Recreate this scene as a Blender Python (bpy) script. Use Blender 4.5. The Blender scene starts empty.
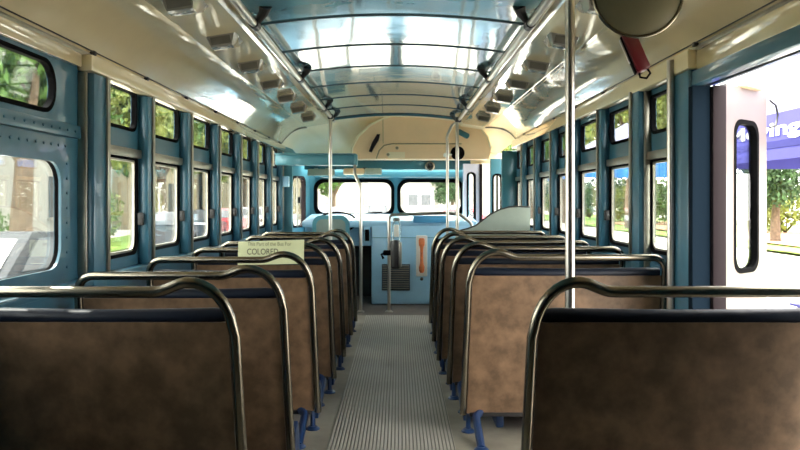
import bpy, bmesh, math, random
from mathutils import Vector, Matrix, Euler
C = bpy.context.scene.collection
S = bpy.context.scene
PI = math.pi
R = math.radians
rnd = random.Random(7)

# ------------------------------------------------------------------ camera, sky, sun, exposure
EYE = 1.1
cam_d = bpy.data.cameras.new('camera'); cam = bpy.data.objects.new('camera', cam_d); C.objects.link(cam)
cam.location = (0, 0, EYE); cam.rotation_euler = (R(90), 0, 0)
cam_d.sensor_width = 36; cam_d.lens = 760 / 800 * 36
cam_d.shift_x = 1 / 800; cam_d.shift_y = -25 / 800
cam_d.clip_start = 0.05; cam_d.clip_end = 500
cam_d.dof.use_dof = True; cam_d.dof.focus_distance = 3.8; cam_d.dof.aperture_fstop = 8.0
S.camera = cam

world = bpy.data.worlds.new('sky'); S.world = world; world.use_nodes = True
bg = world.node_tree.nodes['Background']
bg.inputs[0].default_value = (1.0, 0.985, 0.955, 1); bg.inputs[1].default_value = 6.0

sun_d = bpy.data.lights.new('sun', 'SUN'); sun = bpy.data.objects.new('sun', sun_d); C.objects.link(sun)
sun_d.energy = 5.0; sun_d.angle = R(1.0); sun_d.color = (1.0, 0.95, 0.86)
sun.rotation_euler = Vector((0.50, -0.34, -1.0)).to_track_quat('-Z', 'Y').to_euler()

S.view_settings.view_transform = 'Standard'; S.view_settings.look = 'None'
S.view_settings.gamma = 1.0; S.view_settings.use_curve_mapping = False
S.view_settings.exposure = 0.92
S.cycles.max_bounces = 10; S.cycles.diffuse_bounces = 6; S.cycles.glossy_bounces = 5
S.cycles.transparent_max_bounces = 24; S.cycles.caustics_reflective = False; S.cycles.caustics_refractive = False
S.cycles.sample_clamp_indirect = 8.0

# ------------------------------------------------------------------ materials
def lin(h):
    h = h.lstrip('#'); v = [int(h[i:i + 2], 16) / 255 for i in (0, 2, 4)]
    return tuple(((c + 0.055) / 1.055) ** 2.4 if c > 0.04045 else c / 12.92 for c in v) + (1,)

def mat(name, col, rough=0.5, metal=0.0, coat=0.0, var=0.0, vscale=6.0, col2=None, bump=0.0, bscale=4.0, ior=1.5, rvar=0.0):
    m = bpy.data.materials.new(name); m.use_nodes = True
    nt = m.node_tree; b = nt.nodes['Principled BSDF']
    c = lin(col) if isinstance(col, str) else tuple(col) + (1,)
    b.inputs['Base Color'].default_value = c; b.inputs['Roughness'].default_value = rough
    b.inputs['Metallic'].default_value = metal; b.inputs['Coat Weight'].default_value = coat
    b.inputs['Coat Roughness'].default_value = 0.06; b.inputs['IOR'].default_value = ior
    tc = nt.nodes.new('ShaderNodeTexCoord')
    if var > 0 or col2 or rvar:
        n = nt.nodes.new('ShaderNodeTexNoise'); n.inputs['Scale'].default_value = vscale
        n.inputs['Detail'].default_value = 6; n.inputs['Roughness'].default_value = 0.6
        nt.links.new(tc.outputs['Object'], n.inputs['Vector'])
        if var > 0 or col2:
            rp = nt.nodes.new('ShaderNodeValToRGB')
            d = lin(col2) if col2 else tuple(x * (1 - var) for x in c[:3]) + (1,)
            e = c if col2 else tuple(min(1, x * (1 + var)) for x in c[:3]) + (1,)
            rp.color_ramp.elements[0].position = 0.36; rp.color_ramp.elements[0].color = d
            rp.color_ramp.elements[1].position = 0.64; rp.color_ramp.elements[1].color = e
            nt.links.new(n.outputs['Fac'], rp.inputs['Fac']); nt.links.new(rp.outputs['Color'], b.inputs['Base Color'])
        if rvar:
            mr = nt.nodes.new('ShaderNodeMapRange'); mr.inputs['To Min'].default_value = max(0.02, rough - rvar)
            mr.inputs['To Max'].default_value = rough + rvar
            nt.links.new(n.outputs['Fac'], mr.inputs['Value']); nt.links.new(mr.outputs['Result'], b.inputs['Roughness'])
    if bump > 0:
        n2 = nt.nodes.new('ShaderNodeTexNoise'); n2.inputs['Scale'].default_value = bscale; n2.inputs['Detail'].default_value = 2
        nt.links.new(tc.outputs['Object'], n2.inputs['Vector'])
        bp = nt.nodes.new('ShaderNodeBump'); bp.inputs['Strength'].default_value = bump; bp.inputs['Distance'].default_value = 0.05
        nt.links.new(n2.outputs['Fac'], bp.inputs['Height']); nt.links.new(bp.outputs['Normal'], b.inputs['Normal'])
        if coat: nt.links.new(bp.outputs['Normal'], b.inputs['Coat Normal'])
    return m

def glass_mat(name, tint=(0.95, 0.98, 0.97), gloss=0.9):
    m = bpy.data.materials.new(name); m.use_nodes = True; nt = m.node_tree
    for n in list(nt.nodes): nt.nodes.remove(n)
    o = nt.nodes.new('ShaderNodeOutputMaterial'); t = nt.nodes.new('ShaderNodeBsdfTransparent'); t.inputs[0].default_value = tint + (1,)
    g = nt.nodes.new('ShaderNodeBsdfGlossy'); g.inputs['Roughness'].default_value = 0.02
    f = nt.nodes.new('ShaderNodeFresnel'); f.inputs[0].default_value = 1.45
    k = nt.nodes.new('ShaderNodeMath'); k.operation = 'MULTIPLY'; k.inputs[1].default_value = gloss * 0.6
    mx = nt.nodes.new('ShaderNodeMixShader')
    nt.links.new(f.outputs[0], k.inputs[0]); nt.links.new(k.outputs[0], mx.inputs[0])
    nt.links.new(t.outputs[0], mx.inputs[1]); nt.links.new(g.outputs[0], mx.inputs[2]); nt.links.new(mx.outputs[0], o.inputs[0])
    return m

def ribbed_mat(name, col, col2, period):
    m = mat(name, col, rough=0.5, var=0.12, vscale=3.0, rvar=0.1); nt = m.node_tree; b = nt.nodes['Principled BSDF']
    tc = nt.nodes.new('ShaderNodeTexCoord'); sx = nt.nodes.new('ShaderNodeSeparateXYZ'); nt.links.new(tc.outputs['Object'], sx.inputs[0])
    mu = nt.nodes.new('ShaderNodeMath'); mu.operation = 'MULTIPLY'; mu.inputs[1].default_value = 2 * PI / period; nt.links.new(sx.outputs[0], mu.inputs[0])
    si = nt.nodes.new('ShaderNodeMath'); si.operation = 'SINE'; nt.links.new(mu.outputs[0], si.inputs[0])
    rp = nt.nodes.new('ShaderNodeMapRange'); rp.inputs['From Min'].default_value = -0.9; rp.inputs['From Max'].default_value = -0.1
    nt.links.new(si.outputs[0], rp.inputs['Value'])
    old = b.inputs['Base Color'].links[0].from_socket
    mx = nt.nodes.new('ShaderNodeMix'); mx.data_type = 'RGBA'; mx.inputs[6].default_value = lin(col2)
    nt.links.new(rp.outputs['Result'], mx.inputs[0]); nt.links.new(old, mx.inputs[7]); nt.links.new(mx.outputs[2], b.inputs['Base Color'])
    bp = nt.nodes.new('ShaderNodeBump'); bp.inputs['Distance'].default_value = 0.004; bp.inputs['Strength'].default_value = 0.8
    nt.links.new(rp.outputs['Result'], bp.inputs['Height']); nt.links.new(bp.outputs['Normal'], b.inputs['Normal'])
    return m

M = {}
M['teal_wall'] = mat('teal wall paint', '#36677b', 0.35, coat=0.4, var=0.08, bump=0.05, bscale=5)
M['teal_ceil'] = mat('glossy teal ceiling paint', '#6497a6', 0.14, coat=1.0, bump=0.035, bscale=3.5, var=0.04, ior=1.6)
M['teal_front'] = mat('teal front paint', '#548f9b', 0.35, coat=0.4, var=0.06)
M['teal_dark'] = mat('dark teal paint', '#2c6672', 0.4, coat=0.3, var=0.08)
M['sky_blue'] = mat('pale blue dash paint', '#a6d6f2', 0.4, coat=0.3, var=0.06, vscale=3)
M['tray_blue'] = mat('bright blue paint', '#4f9ccb', 0.5, var=0.05)
M['cream'] = mat('glossy cream enamel', '#e2d3ac', 0.10, coat=1.0, bump=0.045, bscale=3.2, var=0.04, vscale=2, ior=1.6)
M['cream_flat'] = mat('cream paint', '#eee0bb', 0.35, coat=0.2, var=0.05, vscale=2)
M['tan'] = mat('tan painted sheet', '#f0cfa2', 0.35, coat=0.2, var=0.05, vscale=2)
M['steel'] = mat('polished steel tube', '#bfb9ae', 0.3, metal=1.0)
M['worn_steel'] = mat('worn seat rail steel', '#888172', 0.26, metal=1.0)
M['alu'] = mat('brushed aluminium strip', '#a8a294', 0.34, metal=0.9, var=0.1, vscale=14)
M['black'] = mat('black rubber', '#070708', 0.85, ior=1.15)
M['dark'] = mat('dark painted metal', '#2c2b2a', 0.45, var=0.1)
M['grey_dark'] = mat('dull grey enamel', '#55534b', 0.4, var=0.06)
M['seam'] = mat('dark seam paint', '#16323a', 0.5)
M['grey'] = mat('grey lamp housing enamel', '#85827a', 0.2, coat=0.8, var=0.06)
M['brown_panel'] = mat('brown seat back board', '#86694f', 0.46, col2='#5e4935', vscale=11, bump=0.06, bscale=8, coat=0.08)
M['seal'] = mat('dark navy seal', '#0a1a26', 0.8, ior=1.2)
M['navy'] = mat('navy vinyl', '#0b1424', 0.42, var=0.12, ior=1.35, bump=0.08, bscale=14)
M['blue_leg'] = mat('blue enamel leg', '#15325a', 0.35, coat=0.3, var=0.1)
M['floor'] = mat('grey rubber floor', '#9a9384', 0.55, col2='#7d766a', vscale=3.5, rvar=0.1)
M['floor_dark'] = mat('dark floor front', '#5d544e', 0.6, var=0.15)
M['runner'] = ribbed_mat('ribbed grey runner', '#a59f94', '#625d56', 0.0165)
M['glass'] = glass_mat('window glass')
M['card'] = mat('pale green card', '#d9dcae', 0.6, var=0.04)
M['ink'] = mat('faded ink', '#4d4b3a', 0.7)
M['ink_line'] = mat('pale ink', '#86855f', 0.7)
M['red'] = mat('dark red enamel', '#4d0d16', 0.35, coat=0.3)
M['disc'] = mat('tan olive enamel', '#8c8467', 0.4, var=0.06, vscale=3)
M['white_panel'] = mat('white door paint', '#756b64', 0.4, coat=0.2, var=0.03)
M['lilac'] = mat('pale lilac door paint', '#d7d8ea', 0.4, var=0.03)
M['brown_rub'] = mat('brown door edge', '#21181b', 0.75, var=0.1, ior=1.3)
M['orange'] = mat('orange ornament', '#dd7a45', 0.5, var=0.15, vscale=20)
M['white'] = mat('white enamel', '#eeeae2', 0.4)
M['grille'] = mat('grille slat', '#4a5866', 0.45, var=0.1)
M['greygreen'] = mat('grey green panel', '#a9b3a4', 0.45, var=0.05)
M['cushion_grey'] = mat('grey green cushion', '#7f8f86', 0.6, var=0.08)
# outdoors
M['asphalt'] = mat('sunlit pavement', '#b8b3a8', 0.85, var=0.08, vscale=0.6)
M['grass'] = mat('lawn grass', '#6f8a35', 0.9, var=0.25, vscale=1.2)
M['leaf'] = mat('green leaves', '#42611f', 0.6, var=0.45, vscale=1.3)
M['leaf_pale'] = mat('yellow green leaves', '#6f7a33', 0.6, var=0.4, vscale=1.1)
M['leaf_dark'] = mat('dark green leaves', '#2a451d', 0.6, var=0.45, vscale=1.4)
M['bark'] = mat('brown bark', '#5f4f3f', 0.9, var=0.3, vscale=5, bump=0.3, bscale=10)
M['facade'] = mat('white stone facade', '#97948c', 0.85, var=0.06, vscale=0.5)
M['facade_cream'] = mat('cream stone facade', '#948a72', 0.85, var=0.1, vscale=0.5)
M['win_dark'] = mat('dark window recess', '#4a4d50', 0.25, var=0.2)
M['win_far'] = mat('hazy window recess', '#77746c', 0.5, var=0.2)
M['tent'] = mat('violet tent cloth', '#454290', 0.8, var=0.05)
M['tent_dark'] = mat('deep violet stripe', '#1f1d66', 0.8)
M['tent_blue'] = mat('bright blue tent cloth', '#1d5c9c', 0.8, var=0.05)
M['tent_top'] = mat('pale lilac tent roof', '#74748c', 0.8, var=0.03)
M['car_silver'] = mat('grey car paint', '#3c3e41', 0.6, ior=1.3)
M['car_red'] = mat('red car paint', '#b22a34', 0.3, coat=0.7)
M['car_dark'] = mat('charcoal car paint', '#3b4048', 0.3, coat=0.7)
M['car_white'] = mat('white car paint', '#b8b8b8', 0.3, coat=0.7)
M['mulch'] = mat('tan mulch', '#b08a66', 0.9, var=0.2, vscale=2)

# ------------------------------------------------------------------ mesh building
class MB:
    def __init__(self): self.bm = bmesh.new()
    def _take(self, b, mtx=None):
        if mtx is not None: bmesh.ops.transform(b, matrix=mtx, verts=b.verts)
        tmp = bpy.data.meshes.new('tmp'); b.to_mesh(tmp); b.free(); self.bm.from_mesh(tmp); bpy.data.meshes.remove(tmp)
        return self
    def box(self, c, s, bev=0.0, rot=None, seg=2):
        b = bmesh.new(); bmesh.ops.create_cube(b, size=1.0)
        bmesh.ops.scale(b, vec=s, verts=b.verts)
        if bev > 0: bmesh.ops.bevel(b, geom=b.edges[:], offset=min(bev, min(s) * 0.49), segments=seg, profile=0.5, affect='EDGES')
        m = Matrix.Translation(c)
        if rot: m = m @ Euler(rot).to_matrix().to_4x4()
        return self._take(b, m)
    def span(self, x0, x1, y0, y1, z0, z1, bev=0.0):
        return self.box(((x0 + x1) / 2, (y0 + y1) / 2, (z0 + z1) / 2), (abs(x1 - x0), abs(y1 - y0), abs(z1 - z0)), bev)
    def tube(self, pts, r, n=12, caps=True):
        b = self.bm; pts = [Vector(p) for p in pts]; rings = []; up = None
        rr = r if isinstance(r, (list, tuple)) else [r] * len(pts)
        for i, p in enumerate(pts):
            d = (pts[min(i + 1, len(pts) - 1)] - pts[max(i - 1, 0)]).normalized()
            if up is None:
                up = d.orthogonal().normalized()
            else:
                up = (up - d * up.dot(d)); up = up.normalized() if up.length > 1e-6 else d.orthogonal().normalized()
            s = d.cross(up)
            rings.append([b.verts.new(p + (up * math.cos(2 * PI * k / n) + s * math.sin(2 * PI * k / n)) * rr[i]) for k in range(n)])
        for a, c in zip(rings, rings[1:]):
            for k in range(n): b.faces.new((a[k], a[(k + 1) % n], c[(k + 1) % n], c[k]))
        if caps:
            b.faces.new(list(reversed(rings[0]))); b.faces.new(rings[-1])
        return self
    def lathe(self, prof, n=24, mtx=None):
        b = bmesh.new(); rings = []
        for r, z in prof:
            if r < 1e-6: rings.append([b.verts.new((0, 0, z))])
            else: rings.append([b.verts.new((r * math.cos(2 * PI * k / n), r * math.sin(2 * PI * k / n), z)) for k in range(n)])
        for a, c in zip(rings, rings[1:]):
            for k in range(n):
                k2 = (k + 1) % n
                f = [a[k % len(a)]] + ([a[k2]] if len(a) > 1 else []) + ([c[k2]] if len(c) > 1 else []) + [c[k % len(c)]]
                if len(f) > 2: b.faces.new(f)
        return self._take(b, mtx)
    def plate(self, outline, holes, thick, fn):
        """flat plate with holes: 2-D loops (u,v), fn(u,v,w) -> point, w from 0 to thick"""
        b = bmesh.new(); edges = []
        for loop in [outline] + list(holes):
            vs = [b.verts.new((u, v, 0)) for u, v in loop]
            edges += [b.edges.new((vs[i], vs[(i + 1) % len(vs)])) for i in range(len(vs))]
        bmesh.ops.triangle_fill(b, use_beauty=True, use_dissolve=False, edges=edges)
        fs = b.faces[:]
        g = bmesh.ops.extrude_face_region(b, geom=fs)
        for v in [x for x in g['geom'] if isinstance(x, bmesh.types.BMVert)]: v.co.z += thick
        for v in b.verts: v.co = Vector(fn(v.co.x, v.co.y, v.co.z))
        bmesh.ops.recalc_face_normals(b, faces=b.faces)
        return self._take(b)
    def ring(self, outer, inner, thick, fn): return self.plate(outer, [inner], thick, fn)
    def grid(self, rows, closed=False):
        b = self.bm; g = [[b.verts.new(p) for p in r] for r in rows]
        for a, c in zip(g, g[1:]):
            for k in range(len(a) - 1): b.faces.new((a[k], a[k + 1], c[k + 1], c[k]))
        return self
    def ell(self, c, s, sub=2, rot=None):
        b = bmesh.new(); bmesh.ops.create_icosphere(b, subdivisions=sub, radius=1.0); bmesh.ops.scale(b, vec=s, verts=b.verts)
        m = Matrix.Translation(c)
        if rot: m = m @ Euler(rot).to_matrix().to_4x4()
        return self._take(b, m)
    def solidify(self, d):
        bmesh.ops.recalc_face_normals(self.bm, faces=self.bm.faces)
        bmesh.ops.solidify(self.bm, geom=self.bm.faces[:], thickness=d); return self

def wloc(o):
    v = Vector((0, 0, 0))
    while o is not None: v += o.location; o = o.parent
    return v

def obj(name, mb, m, parent=None, smooth=35, local=False):
    me = bpy.data.meshes.new(name); bm = mb.bm
    off = Vector((0, 0, 0)); o = bpy.data.objects.new(name, me); C.objects.link(o)
    if parent is not None:
        o.parent = parent
        if not local: off = wloc(parent)
    elif bm.verts:
        xs = [v.co.x for v in bm.verts]; ys = [v.co.y for v in bm.verts]; zs = [v.co.z for v in bm.verts]
        off = Vector(((min(xs) + max(xs)) / 2, (min(ys) + max(ys)) / 2, min(zs))); o.location = off
    bmesh.ops.translate(bm, vec=-off, verts=bm.verts)
    bmesh.ops.recalc_face_normals(bm, faces=bm.faces)
    bm.to_mesh(me); bm.free()
    me.materials.append(m if not isinstance(m, str) else M[m])
    if smooth:
        me.shade_smooth(); me.set_sharp_from_angle(angle=R(smooth))
    return o

def tag(o, label, cat, group=None, kind=None):
    o['label'] = label; o['category'] = cat
    if group: o['group'] = group
    if kind: o['kind'] = kind
    return o
def thing(name, label, cat, loc=(0, 0, 0), group=None):
    o = bpy.data.objects.new(name, None); C.objects.link(o); o.location = loc; o.empty_display_size = 0.1
    return tag(o, label, cat, group)
def struct(name, mb, m, parent=None, smooth=35):
    o = obj(name, mb, m, parent, smooth)
    if parent is None: o['kind'] = 'structure'
    return o
def dup(root, loc=None):
    r = root.copy(); C.objects.link(r)
    if loc: r.location = loc
    for ch in list(root.children):
        c = ch.copy(); C.objects.link(c); c.parent = r
        for g in ch.children:
            d = g.copy(); C.objects.link(d); d.parent = c
    return r
def arc(cx, cy, r, a0, a1, n):
    return [(cx + r * math.cos(a0 + (a1 - a0) * i / n), cy + r * math.sin(a0 + (a1 - a0) * i / n)) for i in range(n + 1)]
def rrect(u0, u1, v0, v1, r, n=5, rb=None):
    """rounded rectangle, r upper corners, rb lower corners"""
    rb = r if rb is None else rb; p = []
    p += arc(u1 - rb, v0 + rb, rb, -PI / 2, 0, n) if rb > 0 else [(u1, v0)]
    p += arc(u1 - r, v1 - r, r, 0, PI / 2, n) if r > 0 else [(u1, v1)]
    p += arc(u0 + r, v1 - r, r, PI / 2, PI, n) if r > 0 else [(u0, v1)]
    p += arc(u0 + rb, v0 + rb, rb, PI, 1.5 * PI, n) if rb > 0 else [(u0, v0)]
    return p
ORD = ['first', 'second', 'third', 'fourth', 'fifth', 'sixth', 'seventh', 'eighth', 'ninth']
wn = [0]; tn = [0]
def win_name(): wn[0] += 1; return 'window_%d' % wn[0]
def trim_name(): tn[0] += 1; return 'trim_%d' % tn[0]

# ------------------------------------------------------------------ dimensions
XL, XR = -1.25, 1.24            # side walls
ZTL, ZTR = 1.675, 1.725           # top of the walls, foot of the coves
Y0, Y1 = -1.2, 7.95             # rear and front ends of the saloon
CX = -0.03                      # ceiling centre line
SILL = 0.85

# ------------------------------------------------------------------ floor
struct('floor', MB().span(XL - 0.05, XR + 0.05, Y0, 7.25, -0.06, 0), 'floor')
struct('floor_front', MB().span(XL, XR - 0.05, 7.25, 8.9, -0.06, 0.0), 'floor_dark')
tag(obj('aisle_runner', MB().span(-0.315, 0.25, -1.1, 7.22, 0.0, 0.006), 'runner'), 'ribbed grey rubber runner along the aisle floor', 'mat')

# ------------------------------------------------------------------ side walls with their windows
def side(sgn):
    X = XL if sgn < 0 else XR
    return lambda u, v, w: (X + sgn * w, u, v)       # u along the bus, v up, w outwards
LPOST = [3.03, 3.67, 4.36, 5.05, 5.74, 6.43, 7.12, 7.82]
RPOST = [3.81, 4.51, 5.22, 5.93, 6.64, 7.35, 8.0]
LOW, UP = (SILL, 1.295), (1.425, 1.605)
def openings(posts, first=None):
    out = []
    if first: out.append(first)
    for a, b in zip(posts, posts[1:]): out.append((a + 0.062, b - 0.058))
    return out
L_op = openings(LPOST)
R_op = openings(RPOST, (3.40, 3.735))
L_big = [(1.55, 2.80)]
R_big = []
def build_wall(sgn, y0, y1, small, big, ztop, name, gaps=()):
    fn = side(sgn); holes = []
    for a, b in small:
        holes.append(rrect(a, b, LOW[0], LOW[1], 0.012, 3, 0.05))
        holes.append(rrect(a + 0.01, b - 0.01, UP[0], UP[1], 0.02, 4, 0.05))
    for a, b in big:
        holes.append(rrect(a, b, LOW[0] - 0.01, 1.25, 0.09, 7))
        holes.append(rrect(a + 0.03, b - 0.05, 1.415, 1.595, 0.085, 7))
    outl = [(y0, 0), (y1, 0), (y1, ztop + 0.02), (y0, ztop + 0.02)]
    for g in gaps: outl = [(y0, 0), (g[0], 0), (g[0], g[2]), (g[1], g[2]), (g[1], 0), (y1, 0), (y1, ztop + 0.02), (y0, ztop + 0.02)]
    w = struct(name, MB().plate(outl, holes, 0.022, fn), 'teal_wall', smooth=0)
    def inset(l, d):
        cx = sum(p[0] for p in l) / len(l); cy = sum(p[1] for p in l) / len(l)
        hx = max(abs(p[0] - cx) for p in l); hy = max(abs(p[1] - cy) for p in l)
        return [(cx + (p[0] - cx) * (1 - d / hx), cy + (p[1] - cy) * (1 - d / hy)) for p in l]
    k = 0
    for h in holes:
        low = min(p[1] for p in h) < 1.0
        fnp = lambda u, v, wv, fn=fn: fn(u, v, wv + 0.010)
        g = struct(win_name(), MB().plate(inset(h, 0.002), [], 0.006, fnp), 'glass', smooth=0)
        fng = lambda u, v, wv, fn=fn: fn(u, v, wv - 0.008)
        obj('gasket', MB().ring(inset(h, -0.006), inset(h, 0.009), 0.024, fng), 'black', g)
        if low and (max(p[0] for p in h) - min(p[0] for p in h)) < 0.7:   # sliding sash: metal frame and two catches
            a, b = min(p[0] for p in h), max(p[0] for p in h)
            mb = MB().ring(inset(h, 0.008), inset(h, 0.018), 0.012, lambda u, v, wv, fn=fn: fn(u, v, wv + 0.002))
            obj('sash_frame', mb, 'alu', g)
            X = XL if sgn < 0 else XR
            obj('sash_rail', MB().box((X - sgn * 0.012, (a + b) / 2, LOW[1] + 0.022), (0.02, b - a + 0.04, 0.04), 0.004), 'alu', g)
            c = MB()
            obj('catch', MB().box((X - sgn * 0.02, a - 0.005, LOW[0] + 0.16), (0.03, 0.022, 0.06), 0.006), 'dark', g)
            obj('catch', MB().box((X - sgn * 0.02, b + 0.005, LOW[0] + 0.16), (0.03, 0.022, 0.06), 0.006), 'dark', g)
    return w
build_wall(-1, Y0, Y1, L_op, L_big, ZTL, 'wall_left')
build_wall(1, Y0, Y1 + 0.05, R_op, R_big, ZTR, 'wall_right', gaps=[(1.95, 3.10, 1.565)])

# window posts
def post(sgn, c, w, d, wide=False):
    X = XL if sgn < 0 else XR; zt = ZTL if sgn < 0 else ZTR
    t = struct(trim_name(), MB().span(X, X - sgn * d, c - w / 2, c + w / 2, 0.0 if wide else SILL - 0.06, zt - 0.075, 0.012), 'teal_wall')
    obj('steel_strip', MB().span(X - sgn * (d - 0.004), X - sgn * (d + 0.010), c + w / 2 - 0.026, c + w / 2 + 0.004, SILL - 0.05, zt - 0.076, 0.005), 'alu', t)
    if wide: obj('steel_strip', MB().span(X + sgn * 0.0, X - sgn * 0.035, c - w / 2 - 0.016, c - w / 2 + 0.002, 0.02, zt - 0.076, 0.005), 'alu', t)
    return t
for i, c in enumerate(LPOST): post(-1, c + (0.0 if i else 0.01), 0.14 if i == 0 else 0.075, 0.06 if i == 0 else 0.052, i == 0)
for i, c in enumerate(RPOST[:-1]): post(1, c, 0.13 if i == 0 else 0.075, 0.06 if i == 0 else 0.052, i == 0)
# door jamb pillar between the rear door and the first right window
t = struct(trim_name(), MB().span(XR + 0.04, XR - 0.06, 3.105, 3.33, 0.0, ZTR - 0.09, 0.012), 'teal_wall')
obj('jamb_seal', MB().span(XR - 0.058, XR + 0.012, 3.06, 3.104, 0.0, 1.56), 'seal', t)
# riveted panel frame around the near left window
fn = lambda u, v, w: (XL + 0.010 - w, u, v)
t = struct(trim_name(), MB().ring(rrect(1.46, 2.86, SILL - 0.09, 1.325, 0.12, 7), rrect(1.56, 2.79, SILL + 0.0, 1.24, 0.085, 7), 0.010, fn), 'teal_wall')
rv = MB()
for k in range(24): rv.ell((XL + 0.012, 1.50 + k * 0.0575, 1.30), (0.004, 0.006, 0.006), 1)
for k in range(8): rv.ell((XL + 0.012, 2.835, SILL + 0.0 + k * 0.055), (0.004, 0.006, 0.006), 1)
obj('rivets', rv, 'teal_wall', t)['kind'] = 'stuff'
t = struct(trim_name(), MB().span(XL, XL + 0.025, 1.2, 2.93, 1.335, 1.385, 0.006), 'teal_wall')
rv = MB()
for k in range(26): rv.ell((XL + 0.026, 1.25 + k * 0.065, 1.36), (0.004, 0.006, 0.006), 1)
obj('rivets', rv, 'teal_wall', t)['kind'] = 'stuff'
# header over the rear door
t = struct(trim_name(), MB().span(XR - 0.05, XR + 0.05, 1.91, 3.10, 1.565, 1.625, 0.008), 'teal_wall')
struct(trim_name(), MB().span(XR - 0.035, XR, 1.2, 3.09, 1.626, ZTR - 0.01, 0.012), 'cream')
# light strip above the windows
struct(trim_name(), MB().span(XL, XL + 0.064, 2.94, Y1, ZTL - 0.075, ZTL - 0.008, 0.012), 'cream')
struct(trim_name(), MB().span(XR, XR - 0.064, 3.10, Y1, ZTR - 0.09, ZTR - 0.008, 0.012), 'cream')
struct(trim_name(), MB().span(XL, XL + 0.03, Y0, 2.93, 1.61, ZTL - 0.008, 0.008), 'cream')
# window sill ledges
struct(trim_name(), MB().span(XL, XL + 0.055, Y0, Y1, SILL - 0.085, SILL - 0.055, 0.008), 'teal_wall')
struct(trim_name(), MB().span(XR, XR - 0.010, 3.34, Y1, SILL - 0.085, SILL - 0.055, 0.008), 'teal_wall')

# rear wall behind the camera
struct('wall_back', MB().plate([(XL, 0), (XR, 0), (XR, 1.75), (0.7, 2.02), (-0.7, 2.02), (XL, 1.75)], [], 0.05, lambda u, v, w: (u, Y0 - w, v)), 'teal_wall', smooth=0)

# ------------------------------------------------------------------ ceiling, coves
def bez(p0, p1, p2, n): return [((1 - t) ** 2 * p0[0] + 2 * t * (1 - t) * p1[0] + t * t * p2[0], (1 - t) ** 2 * p0[1] + 2 * t * (1 - t) * p1[1] + t * t * p2[1]) for t in [i / n for i in range(n + 1)]]
HW = 0.66                                   # half width of the teal arch
def arch(n=18): return [(CX + HW * (-1 + 2 * i / n), 2.0 - 0.050 * (-1 + 2 * i / n) ** 2) for i in range(n + 1)]
def ext(profile, y0, y1, step, thick):
    mb = MB(); n = max(1, round((y1 - y0) / step))
    mb.grid([[(x, y0 + (y1 - y0) * j / n, z) for x, z in profile] for j in range(n + 1)])
    return mb.solidify(thick)
mb = MB(); rows = []
ys = [Y0 + (7.88 - Y0) * j / 104 for j in range(105)]
mb.grid([[(x, y, z + 0.0010 * abs(math.sin(PI * (y - 3.64) / 0.69))) for x, z in arch()] for y in ys])
struct('ceiling', mb.solidify(0.012), 'teal_ceil')
def cove(sgn):
    X = XL if sgn < 0 else XR; zt = ZTL if sgn < 0 else ZTR
    xo = CX + sgn * 0.93
    P = ((X - sgn * 0.004, zt), (X - sgn * 0.075, zt + 0.115), (X - sgn * 0.165, 1.868), (xo, 1.868)); out = []
    for i in range(19):
        t = i / 18; k = ((1 - t) ** 3, 3 * t * (1 - t) ** 2, 3 * t * t * (1 - t), t ** 3)
        out.append((sum(a * p[0] for a, p in zip(k, P)), sum(a * p[1] for a, p in zip(k, P))))
    return out
def strip(sgn): return [(CX + sgn * 0.93, 1.868), (CX + sgn * 0.70, 1.905), (CX + sgn * HW, 1.952)]
for sgn, nm in ((-1, 'left'), (1, 'right')):
    struct('ceiling_cove_' + nm, ext(cove(sgn), Y0, Y1, 0.35, 0.010), 'cream')
    struct('ceiling_strip_' + nm, ext(strip(sgn), Y0, Y1 - 0.05, 0.35, 0.010), 'cream')
    struct(trim_name(), MB().tube([(CX + sgn * 0.93, Y0, 1.866), (CX + sgn * 0.93, Y1, 1.866)], 0.009, 8), 'cream')
    struct(trim_name(), MB().tube([(CX + sgn * 0.958, Y0, 1.862), (CX + sgn * 0.958, Y1, 1.862)], 0.005, 8), 'cream')
    X = XL if sgn < 0 else XR; zt = ZTL if sgn < 0 else ZTR
    struct(trim_name(), MB().tube([(X - sgn * 0.014, Y0, zt - 0.004), (X - sgn * 0.014, Y1, zt - 0.004)], 0.015, 10), 'alu')
    cd = thing('signal_cord', 'thin dark pull cord with small clips along the %s cove edge' % nm, 'cord', (X - sgn * 0.03, 0, zt + 0.016))
    obj('cord', MB().tube([(X - sgn * 0.036, 0.9, zt + 0.014), (X - sgn * 0.036, Y1 - 0.1, zt + 0.014)], 0.0028, 6), 'dark', cd)
    for c in (LPOST if sgn < 0 else [3.1] + RPOST[:-1]):
        obj('clip', MB().box((X - sgn * 0.028, c, zt + 0.010), (0.026, 0.03, 0.018), 0.004), 'dark', cd)
# joint beads across the arch
for k in range(-6, 7):
    y = 3.64 + 0.69 * k
    p = [(x, y, z) for x, z in arch(18)]
    struct(trim_name(), MB().grid([[(x, y - 0.011, z + 0.003) for x, _, z in p], [(x, y - 0.008, z - 0.017) for x, _, z in p], [(x, y + 0.008, z - 0.017) for x, _, z in p], [(x, y + 0.011, z + 0.003) for x, _, z in p]]), 'seam')
struct(trim_name(), MB().grid([[(x, 7.86, z - 0.001) for x, z in arch(18)], [(x, 7.86, z - 0.025) for x, z in arch(18)], [(x, 7.90, z - 0.025) for x, z in arch(18)], [(x, 7.90, z + 0.01) for x, z in arch(18)]]), 'teal_dark')

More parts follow.
